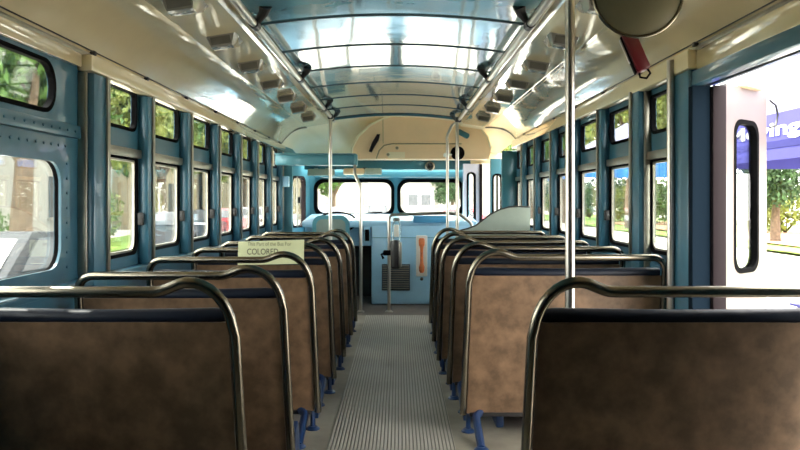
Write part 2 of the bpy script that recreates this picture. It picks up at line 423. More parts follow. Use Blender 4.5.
# ------------------------------------------------------------------ lamp housings on the sloping strips
def lamp_housing(sgn):
    t = thing('lamp_housing', 'x', 'lamp', (0, 0, 0))
    u0, u1 = 0.735, 0.885                    # across the strip, distance from the centre line
    def zs(u): return 1.905 - (u - 0.70) / 0.23 * 0.037
    # wedge: tall face towards the rear, tapering to nothing forwards
    mb = MB(); b = mb.bm; secs = []
    for y, dz, ins in ((-0.115, 0.010, 0.0), (-0.09, 0.056, 0.014), (-0.03, 0.06, 0.014), (0.09, 0.03, 0.02), (0.14, 0.004, 0.03)):
        row = []
        for u, k in ((u0, 0), (u0 + 0.012 + ins, 1), (u1 - 0.012 - ins, 1), (u1, 0)):
            row.append((CX + sgn * u, y, zs(u) - 0.002 - k * dz))
        secs.append(row)
    mb.grid(secs)
    b.faces.new([v for v in b.verts][0:4])
    obj('housing', mb, 'grey', t, local=True, smooth=25)
    obj('bezel', MB().ring([(u0 - 0.02, -0.13), (u1 + 0.02, -0.13), (u1 + 0.02, 0.16), (u0 - 0.02, 0.16)], rrect(u0 + 0.004, u1 - 0.004, -0.098, 0.12, 0.01, 3), 0.005,
        lambda u, v, w: (CX + sgn * u, v, zs(u) - w)), 'steel', t, local=True)
    m = MB(); z = zs((u0 + u1) / 2)
    obj('rear_shield', MB().box((CX + sgn * (u0 + u1) / 2, -0.105, z - 0.034), (u1 - u0 - 0.055, 0.008, 0.038), 0.003, (0.3, sgn * 0.16, 0)), 'grey_dark', t, local=True)
    return t
for sgn, nm in ((-1, 'left'), (1, 'right')):
    proto = lamp_housing(sgn)
    for i in range(7):
        y = 3.0 + 0.685 * i
        o = proto if i == 0 else dup(proto)
        o.location = (0, y, 0)
        tag(o, 'grey wedge lamp housing in steel bezel on %s ceiling strip, %s from the rear' % (nm, ORD[i]), 'lamp', 'lamp housings on the %s ceiling strip' % nm)

# ------------------------------------------------------------------ ceiling grab rails on brackets
def grab_rail(sgn, nm, y0, y1, brackets):
    x = CX + sgn * 0.615; z = 1.885
    t = thing('ceiling_grab_rail', 'long steel grab rail hung under the %s edge of teal ceiling' % nm, 'rail', (x, (y0 + y1) / 2, z))
    obj('rail', MB().tube([(x, y0, z), (x, y1, z)], 0.017, 14), 'steel', t)
    obj('backing_strip', MB().span(x + sgn * 0.02, x + sgn * 0.055, y0, y1, z + 0.028, z + 0.04, 0.003), 'cream', t)
    for y in brackets:
        mb = MB().tube([(x - sgn * 0.055, y, 1.955), (x - sgn * 0.045, y + 0.02, 1.93), (x - sgn * 0.012, y + 0.05, z + 0.012), (x, y + 0.055, z)], [0.03, 0.022, 0.014, 0.012], 10)
        b = obj('bracket', mb, 'dark', t)
        obj('collar', MB().tube([(x, y + 0.02, z), (x, y + 0.09, z)], 0.022, 14), 'dark', b)
grab_rail(-1, 'left', -1.0, 7.55, [1.7, 3.35, 4.9, 6.5, 7.3])
grab_rail(1, 'right', -1.0, 7.75, [1.7, 3.35, 4.9, 6.4, 7.55])

# ------------------------------------------------------------------ double seats
SPLAY = 0.022
def make_seat(sgn, W, peak):
    """local: origin at the floor below the aisle-side rail; x runs to the wall (times sgn), y forward, z up"""
    t = thing('bus_seat', 'x', 'seat', (0, 0, 0))
    r = 0.0155; top = peak - r; bar = top - 0.026
    def yb(z): return 0.115 * (1 - (z - 0.1) / (peak - 0.1))       # the back leans to the rear as it rises
    def xb(z): return -SPLAY * (1 - (z - 0.1) / (peak - 0.1))
    P2 = [(r + xb(z), z) for z in (0.095, 0.25, 0.45, top - 0.15)]
    P2 += [(r + 0.125 - 0.125 * math.cos(a), top - 0.15 + 0.15 * math.sin(a)) for a in [PI / 2 * i / 9 for i in range(1, 10)]]
    x0 = r + 0.125
    for i in range(1, 9):
        s = i / 8; P2.append((x0 + 0.10 * s, top - 0.026 * (3 * s * s - 2 * s ** 3)))
    P2.append((W * 0.6, bar)); rc = 0.06
    P2 += [(W - r - rc + rc * math.sin(a), bar - rc + rc * math.cos(a)) for a in [PI / 2 * i / 6 for i in range(0, 7)]]
    P2 += [(W - r, 0.45), (W - r, 0.095)]
    obj('hand_rail', MB().tube([(sgn * x, yb(z), z) for x, z in P2], r, 12), 'worn_steel', t, local=True, smooth=60)
    # back board
    btop, bbot = bar - 0.084, 0.10
    def slab(x0, x1, z0, z1, ya, yc, crown=0.0, nx=12, nz=10, corner=0.05):
        mb = MB(); rows = []
        for j in range(nz + 1):
            z = z0 + (z1 - z0) * j / nz; row = []
            for i in range(nx + 1):
                s = i / nx; x = x0 + (x1 - x0) * s
                row.append((sgn * (x + xb(z) * (1 - s)), yb(z) + ya - crown * math.sin(PI * s) * math.sin(PI * j / nz), z))
            rows.append(row)
        mb.grid(rows); mb.solidify(0.0)
        return mb
    def board(x0, x1, z0, z1, ya, th, crown):
        mb = MB(); bm = mb.bm; nx, nz = 14, 12
        def pt(i, j, w):
            s, q = i / nx, j / nz; z = z0 + (z1 - z0) * q
            x = x0 + (x1 - x0) * s + xb(z) * (1 - s)
            return (sgn * x, yb(z) + ya - crown * (math.sin(PI * s) * math.sin(PI * q)) ** 0.6 * (1 if w == 0 else -1) + w * th, z)
        a = [[bm.verts.new(pt(i, j, 0)) for i in range(nx + 1)] for j in range(nz + 1)]
        c = [[bm.verts.new(pt(i, j, 1)) for i in range(nx + 1)] for j in range(nz + 1)]
        for j in range(nz):
            for i in range(nx):
                bm.faces.new((a[j][i], a[j][i + 1], a[j + 1][i + 1], a[j + 1][i])); bm.faces.new((c[j][i], c[j + 1][i], c[j + 1][i + 1], c[j][i + 1]))
        for j in range(nz):
            bm.faces.new((a[j][0], a[j + 1][0], c[j + 1][0], c[j][0])); bm.faces.new((a[j][nx], c[j][nx], c[j + 1][nx], a[j + 1][nx]))
        for i in range(nx):
            bm.faces.new((a[0][i], c[0][i], c[0][i + 1], a[0][i + 1])); bm.faces.new((a[nz][i], a[nz][i + 1], c[nz][i + 1], c[nz][i]))
        return mb
    xi0, xi1 = 2 * r + 0.002, W - 2 * r - 0.002
    obj('back_board', board(xi0, xi1, bbot, btop, -0.004, 0.02, 0.006), 'brown_panel', t, local=True, smooth=50)
    # cushion on the front of the back, its rolled top edge showing as a dark band
    obj('back_cushion', board(xi0 + 0.05, xi1 - 0.02, 0.44, btop - 0.01, 0.018, 0.075, -0.012), 'navy', t, local=True, smooth=50)
    n = 16; pts = []; rad = []
    for i in range(n + 1):
        s = i / n; pts.append((sgn * (xi0 + (xi1 - xi0) * s), yb(btop) + 0.024, btop + 0.014 - 0.006 * math.sin(PI * s)))
        rad.append(0.024 * (0.8 if i in (0, n) else 1))
    obj('top_roll', MB().tube(pts, rad, 12), 'navy', t, local=True, smooth=60)
    obj('edge_trim', MB().box((sgn * (xi0 + xi1) / 2, yb(bbot) + 0.006, bbot - 0.005), (xi1 - xi0 + 0.02, 0.03, 0.02), 0.005), 'dark', t, local=True)
    obj('seat_cushion', MB().box((sgn * (W + 0.10) / 2, 0.31, 0.405), (W - 0.15, 0.40, 0.11), 0.04, seg=3), 'navy', t, local=True, smooth=60)
    # blue frame: side plate below the cushion, legs with round feet
    mb = MB().plate([(0.34, 0.0), (0.51, 0.0), (0.51, 0.05), (0.49, 0.14), (0.44, 0.17), (0.38, 0.14)], [], 0.02, lambda u, v, w: (sgn * (0.015 + w), u, v))
    obj('foot_plate', mb, 'blue_leg', t, local=True, smooth=0)
    obj('pedestal', MB().span(sgn * 0.16, sgn * 0.20, 0.20, 0.46, 0.004, 0.36, 0.01), 'blue_leg', t, local=True)
    obj('foot_bar', MB().span(sgn * 0.034, sgn * 0.17, 0.40, 0.44, 0.03, 0.09, 0.01), 'blue_leg', t, local=True)
    l = obj('leg', MB().tube([(sgn * 0.022, 0.16, 0.006), (sgn * 0.022, 0.155, 0.11), (sgn * 0.17, 0.30, 0.20)], 0.012, 10), 'blue_leg', t, local=True)
    obj('foot', MB().lathe([(0.0, 0.016), (0.02, 0.016), (0.034, 0.004), (0.034, 0.0), (0, 0)], 16, Matrix.Translation((sgn * 0.022, 0.16, 0.0))), 'blue_leg', l, local=True)
    l = obj('leg', MB().tube([(sgn * 0.056, -0.11, 0.006), (sgn * 0.052, 0.09, 0.09), (sgn * 0.17, 0.24, 0.16)], 0.019, 10), 'blue_leg', t, local=True)
    obj('foot', MB().lathe([(0.0, 0.016), (0.02, 0.016), (0.034, 0.004), (0.034, 0.0), (0, 0)], 16, Matrix.Translation((sgn * 0.056, -0.11, 0.0))), 'blue_leg', l, local=True)
    obj('wall_bracket', MB().span(sgn * (W - 0.06), sgn * W, 0.10, 0.5, 0.28, 0.35, 0.006), 'blue_leg', t, local=True)
    return t
L_seats = [(-0.448, 2.10, 0.022), (-0.412, 2.76, 0), (-0.392, 3.49, 0), (-0.374, 4.18, 0), (-0.362, 4.78, 0), (-0.364, 5.55, 0), (-0.366, 6.2, 0)]
R_seats = [(0.353, 2.05, 0.014), (0.307, 3.45, 0), (0.282, 4.05, 0), (0.257, 4.66, 0), (0.255, 5.3, 0), (0.264, 6.1, 0)]
LL = ['brown backed double seat at the bottom left, cut off by the frame',
      'brown backed double seat second from the rear on the left, in deep shade',
      'brown backed double seat whose rail crosses in front of the card sign',
      'brown backed double seat with pale card sign hung on its rail',
      'double seat on the left just ahead of the seat carrying the card sign',
      'second double seat ahead of the card sign on the left',
      'frontmost left double seat, right behind the driver seat']
RL = ['brown backed double seat at the bottom right, alone behind the open rear door',
      'scuffed tan brown double seat just ahead of the open rear door, lit by daylight',
      'double seat second ahead of the rear door on the right',
      'double seat third ahead of the rear door on the right',
      'double seat fourth ahead of the rear door on the right',
      'frontmost right double seat, behind the curved grey green panel']
for specs, sgn, W, peak, labs, g in ((L_seats, -1, 0.775, 0.866, LL, 'double seats left of the aisle'), (R_seats, 1, 0.93, 0.880, RL, 'double seats right of the aisle')):
    proto = make_seat(sgn, W, peak)
    for i, (x, y, dz) in enumerate(specs):
        o = proto if i == 0 else dup(proto)
        o.location = (x, y, 0); tag(o, labs[i], 'seat', g)
        lim = (abs(XL) - 0.06 if sgn < 0 else XR - 0.012) - abs(x)
        o.scale = (min(1.0, lim / W), 1, 1 + dz / peak)
# the card on the rail of the fourth left seat
def text(name, body, size, loc, rot, m, parent=None, depth=0.0008, align='LEFT', sx=1.0, bold=0.0):
    cu = bpy.data.curves.new(name, 'FONT'); cu.body = body; cu.size = size; cu.extrude = depth; cu.align_x = align; cu.offset = bold
    tmp = bpy.data.objects.new('tmp', cu); C.objects.link(tmp)
    dg = bpy.context.evaluated_depsgraph_get(); dg.update()
    me = bpy.data.meshes.new_from_object(tmp.evaluated_get(dg)); bpy.data.objects.remove(tmp)
    me.name = name; me.transform(Matrix.Diagonal((sx, 1, 1, 1)))
    me.transform(Matrix.Translation(loc) @ Euler(rot).to_matrix().to_4x4())
    o = bpy.data.objects.new(name, me); C.objects.link(o); me.materials.clear(); me.materials.append(M[m])
    if parent is not None:
        o.parent = parent; me.transform(Matrix.Translation(-wloc(parent)))
    return o
cy = 4.145
cardX0, cardX1 = -0.880, -0.519
ct = thing('card_sign', 'pale yellow green card with printed words hanging on a seat rail', 'sign', ((cardX0 + cardX1) / 2, cy, 0.745))
obj('card', MB().plate([(cardX0, 0.745), (cardX1, 0.752), (cardX1 + 0.002, 0.884), (cardX0 + 0.004, 0.872)], [], 0.003, lambda u, v, w: (u, cy + w, v)), 'card', ct, smooth=0)
text('printed_line', 'This Part of the Bus For', 0.0285, (-0.826, cy - 0.001, 0.851), (R(90), 0, 0), 'ink_line', ct, sx=0.86)
text('printed_word', 'COLORED', 0.046, (-0.830, cy - 0.001, 0.803), (R(90), 0, 0), 'ink', ct, sx=0.80)

# ------------------------------------------------------------------ poles
def pole(label, x, y, z0, z1, r=0.016, name='stanchion_pole', m='steel', flange=True):
    t = thing(name, label, 'pole', (x, y, z0))
    obj('tube', MB().tube([(x, y, z0), (x, y, z1)], r, 16), m, t)
    if flange:
        obj('floor_flange', MB().lathe([(0, 0.02), (r * 1.3, 0.02), (r * 2.4, 0.006), (r * 2.4, 0), (0, 0)], 18, Matrix.Translation((x, y, z0))), m, t)
    return t
RX = CX + 0.615
p = pole('thick steel pole standing from floor to ceiling rail behind the nearest right seat', RX + 0.0, 2.60, 0, 1.872, 0.0165)
obj('rail_clamp', MB().box((RX, 2.60, 1.885), (0.05, 0.06, 0.05), 0.01), 'dark', p)
pole('steel pole at the rear door pillar, beside the scuffed tan seat', XR - 0.075, 3.26, 0, 1.70, 0.0155)
LX = CX - 0.615
p = pole('steel pole hung from the left ceiling rail behind the driver', LX, 7.15, 0, 1.87, 0.016)
obj('rail_clamp', MB().box((LX, 7.15, 1.885), (0.05, 0.06, 0.05), 0.01), 'dark', p)
# the cranked pole by the driver
t = thing('cranked_pole', 'cranked steel pole dropping from the teal beam beside the driver', 'pole', (-0.375, 7.45, 0))
obj('tube', MB().tube([(-0.435, 7.50, 1.44), (-0.435, 7.45, 1.36), (-0.42, 7.45, 1.32), (-0.385, 7.45, 1.25), (-0.375, 7.45, 1.20), (-0.375, 7.45, 0.01)], 0.016, 12), 'steel', t, smooth=60)
obj('floor_flange', MB().lathe([(0, 0.02), (0.02, 0.02), (0.036, 0.006), (0.036, 0), (0, 0)], 18, Matrix.Translation((-0.375, 7.45, 0))), 'steel', t)
# two poles at the front right
p = pole('steel pole at front right, the left one of the pair by the front door', 0.47, 7.39, 0, 1.72, 0.0145)
obj('upper_bend', MB().tube([(0.47, 7.39, 1.70), (0.475, 7.39, 1.74), (0.52, 7.44, 1.83), (RX, 7.5, 1.882)], 0.0135, 10), 'steel', p)
p = pole('steel pole at front right, the right one of the pair by the front door', 0.565, 7.38, 0, 1.87, 0.0165)
obj('rail_clamp', MB().box((0.575, 7.38, 1.88), (0.06, 0.06, 0.05), 0.01), 'dark', p)

# ------------------------------------------------------------------ front end: bulkhead dome, sign box, beam, windscreen wall
FY = 8.85
full = [(x, z) for x, z in cove(-1)] + [(x, z) for x, z in strip(-1)[1:2]] + arch(14)[0:] + [(x, z) for x, z in reversed(strip(1)[1:2])] + list(reversed(cove(1)))
def dome_rows():
    rows = []; n = len(full)
    for j in range(9):
        a = PI / 2 * j / 8; k = math.sin(a); q = 1 - math.cos(a)
        row = []
        for i, (x, z) in enumerate(full):
            tx = -1.08 + 2.06 * i / (n - 1); tz = 1.545
            row.append((x + (tx - x) * q * 0.9, 7.90 + 0.62 * k, z + (tz - z) * q))
        rows.append(row)
    return rows
struct('wall_front_dome', MB().grid(dome_rows()).solidify(0.01), 'cream_flat')
# dark trim where the cove meets the dome
for sgn in (-1, 1):
    struct(trim_name(), MB().tube([(x, Y1 - 0.03, z - 0.006) for x, z in cove(sgn)], 0.013, 8), 'dark')
# arched destination-sign box on the dome
t = thing('sign_box', 'tan arched destination sign box over the windscreen', 'box', (0.25, 8.2, 1.50))
def sb(px, py, d=8.05): return ((px - 399) * d / 760, EYE + (200 - py) * d / 760)
outl = [sb(350, 158.5), sb(490, 158.5)] + [sb(*q) for q in ((492, 148), (488, 137), (479, 126), (466, 118), (448, 114), (420, 112.5), (400, 114), (384, 118), (370, 125), (358, 136), (352, 147))]
def slope(u, v, w): return (u, 8.02 + w + max(0, 1.99 - v) * 0.30, v)
obj('front_panel', MB().plate(outl, [], 0.30, slope), 'tan', t, smooth=0)
hat = [sb(376, 158), sb(379, 150), sb(384, 145), sb(392, 143.4), sb(462, 143.4)]
obj('hatch_edge', MB().tube([slope(u, v, -0.004) for u, v in hat], 0.006, 6), 'disc', t)
obj('upper_joint', MB().tube([slope(*sb(383, 119.5), -0.002), slope(*sb(383, 143), -0.002)], 0.003, 6), 'disc', t)
obj('edge_bead', MB().tube([slope(u, v, 0.0) for u, v in outl[2:] + outl[:1]], 0.012, 8), 'cream_flat', t)
sl = [sb(368.5, 151), sb(372, 142), sb(377, 134), sb(380, 134), sb(378.5, 140), sb(374, 147), sb(371.5, 152)]
obj('slot_grip', MB().plate(sl, [], 0.02, lambda u, v, w: slope(u, v, w - 0.016)), 'brown_rub', t, smooth=0)
for px, py in ((397, 147.5), (388, 154)):
    u, v = sb(px, py); obj('catch', MB().lathe([(0, 0.03), (0.014, 0.03), (0.018, 0), (0, 0)], 12, Matrix.Translation(slope(u, v, 0.0)) @ Matrix.Rotation(R(90), 4, 'X')), 'disc', t)
u0, v0 = sb(388, 157.5); u1, v1 = sb(405, 151.5)
obj('name_plate', MB().plate([(u0, v0), (u1, v0), (u1, v1), (u0, v1)], [], 0.006, lambda u, v, w: slope(u, v, w - 0.006)), 'cream_flat', t, smooth=0)
# windscreen wall
hl = rrect(-0.97, -0.075, 0.93, 1.322, 0.10, 7); hr = [(-0.005 + 0.0, 0.93)] and rrect(0.0, 0.735, 0.93, 1.322, 0.11, 7)
struct('wall_front', MB().plate([(-1.04, 0), (0.80, 0), (0.80, 1.62), (-1.04, 1.62)], [hl, hr], 0.05, lambda u, v, w: (u, FY + w, v)), 'teal_front', smooth=0)
for h in (hl, hr):
    g = struct(win_name(), MB().plate(h, [], 0.006, lambda u, v, w: (u, FY + 0.02 + w, v)), 'glass', smooth=0)
    cx = sum(q[0] for q in h) / len(h); cz = sum(q[1] for q in h) / len(h)
    hx = max(abs(q[0] - cx) for q in h); hz = max(abs(q[1] - cz) for q in h)
    sc = lambda d: [(cx + (u - cx) * (1 + d / hx), cz + (v - cz) * (1 + d / hz)) for u, v in h]
    obj('gasket', MB().ring(sc(0.022), sc(-0.018), 0.055, lambda u, v, w: (u, FY - 0.014 + w, v)), 'black', g)
# wipers outside the glass
for x0, x1, lab in ((-0.55, -0.20, 'thin dark windscreen wiper lying low on the left pane'), (0.35, 0.62, 'thin dark windscreen wiper lying low on the right pane')):
    tag(obj('windscreen_wiper', MB().tube([(x0, FY + 0.075, 0.90), ((x0 + x1) / 2, FY + 0.075, 0.945), (x1, FY + 0.072, 0.955)], 0.008, 6), 'black'), lab, 'wiper')
# header band and dark band
struct(trim_name(), MB().span(-0.98, 0.78, 8.70, FY, 1.36, 1.435, 0.012), 'teal_front')
struct(trim_name(), MB().span(-1.06, 0.84, 8.50, 8.58, 1.44, 1.60, 0.01), 'teal_dark')
# left front: corner panel with the driver's side window, pillar
def cl(u, v, w):
    a = Vector((XL, 7.97)); b = Vector((-1.03, FY + 0.04)); d = (b - a); p = a + d * u; nrm = Vector((-d.y, d.x)).normalized()
    return (p.x + nrm.x * w, p.y + nrm.y * w, v)
h = rrect(0.36, 0.80, 0.80, 1.36, 0.09, 6)
struct('wall_front_left', MB().plate([(0, 0), (1, 0), (1, 1.62), (0, 1.68)], [h], 0.04, cl), 'teal_front', smooth=0)
g = struct(win_name(), MB().plate(h, [], 0.006, lambda u, v, w: cl(u, v, w + 0.018)), 'glass', smooth=0)
hi = [(0.58 + (u - 0.58) * 0.93, 1.08 + (v - 1.08) * 0.95) for u, v in h]
obj('gasket', MB().ring([(0.58 + (u - 0.58) * 1.05, 1.08 + (v - 1.08) * 1.03) for u, v in h], hi, 0.05, lambda u, v, w: cl(u, v, w - 0.006)), 'brown_rub', g)
q0 = cl(0.5, 1.36, -0.012); q1 = cl(0.5, 0.80, -0.012)
obj('sash_bar', MB().tube([q0, q1], 0.010, 8), 'alu', g)
obj('latch', MB().box(cl(0.52, 1.10, -0.02), (0.05, 0.03, 0.07), 0.008), 'dark', g)
struct(trim_name(), MB().span(XL + 0.005, XL + 0.135, 7.93, 8.0, 0.0, 1.60, 0.015), 'teal_front')
tag(obj('switch_box', MB().box((XL + 0.075, 7.87, 1.29), (0.075, 0.11, 0.11), 0.008), 'sky_blue'), 'small pale blue box mounted on the left front pillar', 'box')
# beam behind the driver
bt = thing('driver_beam', 'teal cross beam above the driver on the left', 'beam', (-0.82, 7.6, 1.44))
obj('beam', MB().span(XL + 0.02, -0.43, 7.55, 7.66, 1.445, 1.55, 0.012), 'teal_front', bt)
obj('end_cap', MB().span(-0.445, -0.415, 7.54, 7.67, 1.44, 1.555, 0.006), 'teal_front', bt)
obj('top_flange', MB().span(XL + 0.02, -0.43, 7.52, 7.69, 1.55, 1.562, 0.004), 'teal_front', bt)
# visors, speaker, mirror
t = thing('sun_visor', 'tan and ribbed grey roller visor under the sign box', 'visor', (-0.42, 8.42, 1.37))
obj('tan_half', MB().box((-0.50, 8.42, 1.415), (0.24, 0.05, 0.075), 0.025), 'tan', t)
mb = MB().box((-0.285, 8.42, 1.415), (0.19, 0.05, 0.07), 0.01)
for k in range(9): mb.box((-0.365 + k * 0.02, 8.42, 1.415), (0.008, 0.058, 0.074), 0.002)
obj('grey_half', mb, 'greygreen', t)
obj('bracket', MB().span(-0.40, -0.36, 8.43, 8.505, 1.425, 1.46), 'dark', t)
tag(obj('glare_shield', MB().box((-0.86, 8.40, 1.405), (0.30, 0.02, 0.08), 0.008, (R(-20), 0, 0)).box((-0.80, 8.45, 1.443), (0.03, 0.12, 0.02)).box((-0.92, 8.45, 1.443), (0.03, 0.12, 0.02)), 'greygreen'), 'pale grey glare shield below the teal beam on the left', 'visor')
t = thing('ceiling_speaker', 'small round speaker on the dark teal band over the windscreen', 'speaker', (0.352, 8.47, 1.40))
def disc_m(x, y, z): return Matrix.Translation((x, y, z)) @ Matrix.Rotation(R(90), 4, 'X')
obj('bezel', MB().lathe([(0, 0), (0.055, 0), (0.055, 0.02), (0.042, 0.03), (0.040, 0.02)], 24, disc_m(0.345, 8.50, 1.475)), 'alu', t)
obj('cone', MB().lathe([(0.041, 0.018), (0.02, 0.008), (0.012, 0.016), (0, 0.02)], 20, disc_m(0.345, 8.50, 1.475)), 'dark', t)
t = thing('rear_view_mirror', 'round black rear view mirror behind the front right poles', 'mirror', (0.64, 8.1, 1.5))
obj('shell', MB().lathe([(0, 0.02), (0.055, 0.016), (0.075, 0.0), (0.07, -0.02), (0.04, -0.045), (0, -0.05)], 26, disc_m(0.625, 8.10, 1.60)), 'black', t)
obj('arm', MB().tube([(0.625, 8.13, 1.60), (0.56, 8.1, 1.585), (0.50, 8.06, 1.575)], 0.011, 8), 'steel', t)
obj('ball_joint', MB().ell((0.495, 8.05, 1.575), (0.026, 0.026, 0.026), 2), 'white', t)
tag(obj('teal_vent_cap', MB().box((0.68, 8.05, 1.80), (0.14, 0.05, 0.06), 0.02, (0, R(28), 0)), 'teal_dark'), 'small teal cap on the cream dome at front right', 'vent')

# dash
t = thing('dashboard', 'pale blue dash and engine box under the windscreen', 'dashboard', (0.2, 8.3, 0))
obj('face_panel', MB().span(-0.29, 0.78, 7.97, FY - 0.005, 0.004, 0.84, 0.02), 'sky_blue', t)
obj('top_ledge', MB().box((-0.10, 8.40, 0.875), (1.84, 0.86, 0.07), 0.02, (R(4), 0, 0)), 'sky_blue', t)
obj('driver_fascia', MB().span(-1.02, -0.30, 8.25, FY - 0.005, 0.60, 0.84, 0.02), 'sky_blue', t)
obj('side_stay', MB().span(-0.37, -0.30, 7.98, 8.25, 0.62, 0.84, 0.01), 'sky_blue', t)
gr = obj('grille', MB().span(-0.18, 0.115, 7.945, 7.972, 0.155, 0.43, 0.006), 'grille', t)
mb = MB()
for k in range(11): mb.box((-0.0325, 7.942, 0.175 + k * 0.0235), (0.28, 0.014, 0.010), 0.003, (R(25), 0, 0))
obj('louvre', mb, 'alu', gr)
obj('gauge', MB().box((-0.335, 7.97, 0.73), (0.045, 0.02, 0.12), 0.006), 'black', t)
obj('notice_plate', MB().span(0.33, 0.375, 7.955, 7.972, 0.33, 0.41, 0.003), 'tan', t)
obj('panel_joint', MB().span(-0.288, 0.6, 7.962, 7.972, 0.702, 0.708), 'teal_front', t)
tag(obj('blue_tray', MB().span(0.15, 0.50, 7.93, 8.15, 0.862, 0.935, 0.008), 'tray_blue'), 'flat bright blue box lying on the dash top at right', 'box')
obj('footwell_back', MB().span(-1.02, -0.30, 8.70, 8.74, 0.003, 0.60), 'dark', t)
t = thing('wall_ornament', 'tall white tube with orange ornament on the pale blue dash', 'ornament', (0.235, 7.94, 0.33))
obj('back_plate', MB().span(0.178, 0.297, 7.945, 7.968, 0.30, 0.73, 0.02), 'white', t)
mb = MB().lathe([(0, 0.34), (0.016, 0.34), (0.028, 0.36), (0.030, 0.40), (0.020, 0.43), (0.016, 0.47), (0.016, 0.58), (0.020, 0.61), (0.030, 0.63), (0.032, 0.68), (0.026, 0.70), (0, 0.705)], 16, Matrix.Translation((0.2375, 7.935, 0)))
obj('orange_figure', mb, 'orange', t)
obj('knob', MB().ell((0.2375, 7.94, 0.275), (0.018, 0.02, 0.018), 2), 'dark', t)
# guard rail and fare box
t = thing('guard_rail', 'bent steel guard rail in front of the dash', 'rail', (-0.1, 7.45, 0))
pts = [(-0.098, 7.45, 0.0), (-0.098, 7.45, 0.90), (-0.092, 7.45, 0.935), (-0.07, 7.45, 0.952), (0.2, 7.45, 0.965), (0.47, 7.45, 0.972), (0.60, 7.45, 0.955), (0.70, 7.45, 0.88), (0.74, 7.45, 0.78), (0.74, 7.45, 0.0)]
obj('tube', MB().tube(pts, 0.016, 12), 'steel', t, smooth=60)
obj('floor_flange', MB().lathe([(0, 0.02), (0.022, 0.02), (0.04, 0.006), (0.04, 0), (0, 0)], 18, Matrix.Translation((-0.098, 7.45, 0))), 'steel', t)
t = thing('fare_box', 'black and steel fare box with clear top on guard rail post', 'fare box', (-0.02, 7.40, 0.42))
obj('body', MB().lathe([(0, 0.435), (0.036, 0.435), (0.047, 0.45), (0.05, 0.68), (0.042, 0.71), (0, 0.71)], 20, Matrix.Translation((-0.035, 7.40, 0))), 'dark', t)
obj('steel_side', MB().box((0.012, 7.38, 0.57), (0.03, 0.06, 0.24), 0.008), 'steel', t)
obj('clear_top', MB().lathe([(0.040, 0.71), (0.05, 0.80), (0.045, 0.86), (0.02, 0.90), (0, 0.90)], 20, Matrix.Translation((-0.025, 7.40, 0))), 'glass', t)
obj('coin_plate', MB().box((-0.025, 7.40, 0.80), (0.05, 0.02, 0.12), 0.006), 'white', t)
obj('cap', MB().lathe([(0, 0.895), (0.032, 0.895), (0.035, 0.915), (0.02, 0.93), (0, 0.93)], 16, Matrix.Translation((-0.025, 7.40, 0))), 'steel', t)
obj('clamp', MB().box((-0.11, 7.42, 0.585), (0.09, 0.07, 0.05), 0.012), 'black', t)
obj('clamp_lever', MB().tube([(-0.12, 7.40, 0.60), (-0.17, 7.38, 0.57), (-0.15, 7.38, 0.53)], 0.012, 8), 'black', t)

# driver seat
t = thing('driver_seat', 'teal rimmed driver seat with grey back at front left', 'seat', (-0.70, 7.75, 0))
ds = rrect(-0.875, -0.50, 0.50, 0.945, 0.09, 7); dsi = rrect(-0.835, -0.54, 0.54, 0.905, 0.06, 7)
obj('back_rim', MB().ring(ds, dsi, 0.05, lambda u, v, w: (u, 7.66 + w + (0.95 - v) * 0.12, v)), 'teal_front', t)
obj('back_cushion', MB().plate(dsi, [], 0.07, lambda u, v, w: (u, 7.665 + w + (0.95 - v) * 0.12, v)), 'cushion_grey', t, smooth=0)
obj('seat_cushion', MB().box((-0.69, 7.98, 0.47), (0.42, 0.42, 0.10), 0.035), 'cushion_grey', t)
obj('pedestal', MB().lathe([(0, 0), (0.16, 0), (0.15, 0.02), (0.06, 0.06), (0.06, 0.42), (0, 0.42)], 20, Matrix.Translation((-0.69, 7.98, 0))), 'dark', t)
t = thing('steering_wheel', 'thin dark steering wheel in front of the driver seat', 'steering wheel', (-0.68, 8.25, 0.85))
wm = Matrix.Translation((-0.68, 8.22, 0.86)) @ Matrix.Rotation(R(28), 4, 'X')
obj('rim', MB().tube([wm @ Vector((0.22 * math.cos(a), 0.22 * math.sin(a), 0)) for a in [2 * PI * k / 28 for k in range(29)]], 0.011, 8), 'black', t, smooth=60)
mb = MB()
for k in range(3): mb.tube([wm @ Vector((0, 0, 0)), wm @ Vector((0.22 * math.cos(k * 2.09 + 0.5), 0.22 * math.sin(k * 2.09 + 0.5), 0))], 0.009, 6)
obj('spokes', mb, 'steel', t)
obj('column', MB().tube([wm @ Vector((0, 0, 0)), (-0.68, 8.5, 0.45)], 0.02, 10), 'dark', t)

# front right: curved modesty panel, door leaves, end panel
def mp(px, py, d=6.95): return ((px - 399) * d / 760, EYE + (200 - py) * d / 760)
o2 = [(0.58, 0.30), (1.20, 0.30)] + [mp(*q) for q in ((530, 207.5), (518, 207), (509, 207.5), (500, 210), (491, 214.5), (483, 220.5), (476, 226), (468, 229), (460, 231))]
t = thing('modesty_panel', 'grey green panel with curved top behind the front door', 'panel', (0.9, 6.95, 0))
obj('panel', MB().plate(o2, [], 0.025, lambda u, v, w: (u, 6.95 + w, v)), 'greygreen', t, smooth=0)
obj('rim', MB().tube([(u, 6.96, v) for u, v in o2[2:]], 0.011, 8), 'dark', t)
obj('leg', MB().tube([(0.66, 6.965, 0.0), (0.66, 6.965, 0.32)], 0.014, 8), 'dark', t)
obj('leg', MB().tube([(1.10, 6.965, 0.0), (1.10, 6.965, 0.32)], 0.014, 8), 'dark', t)
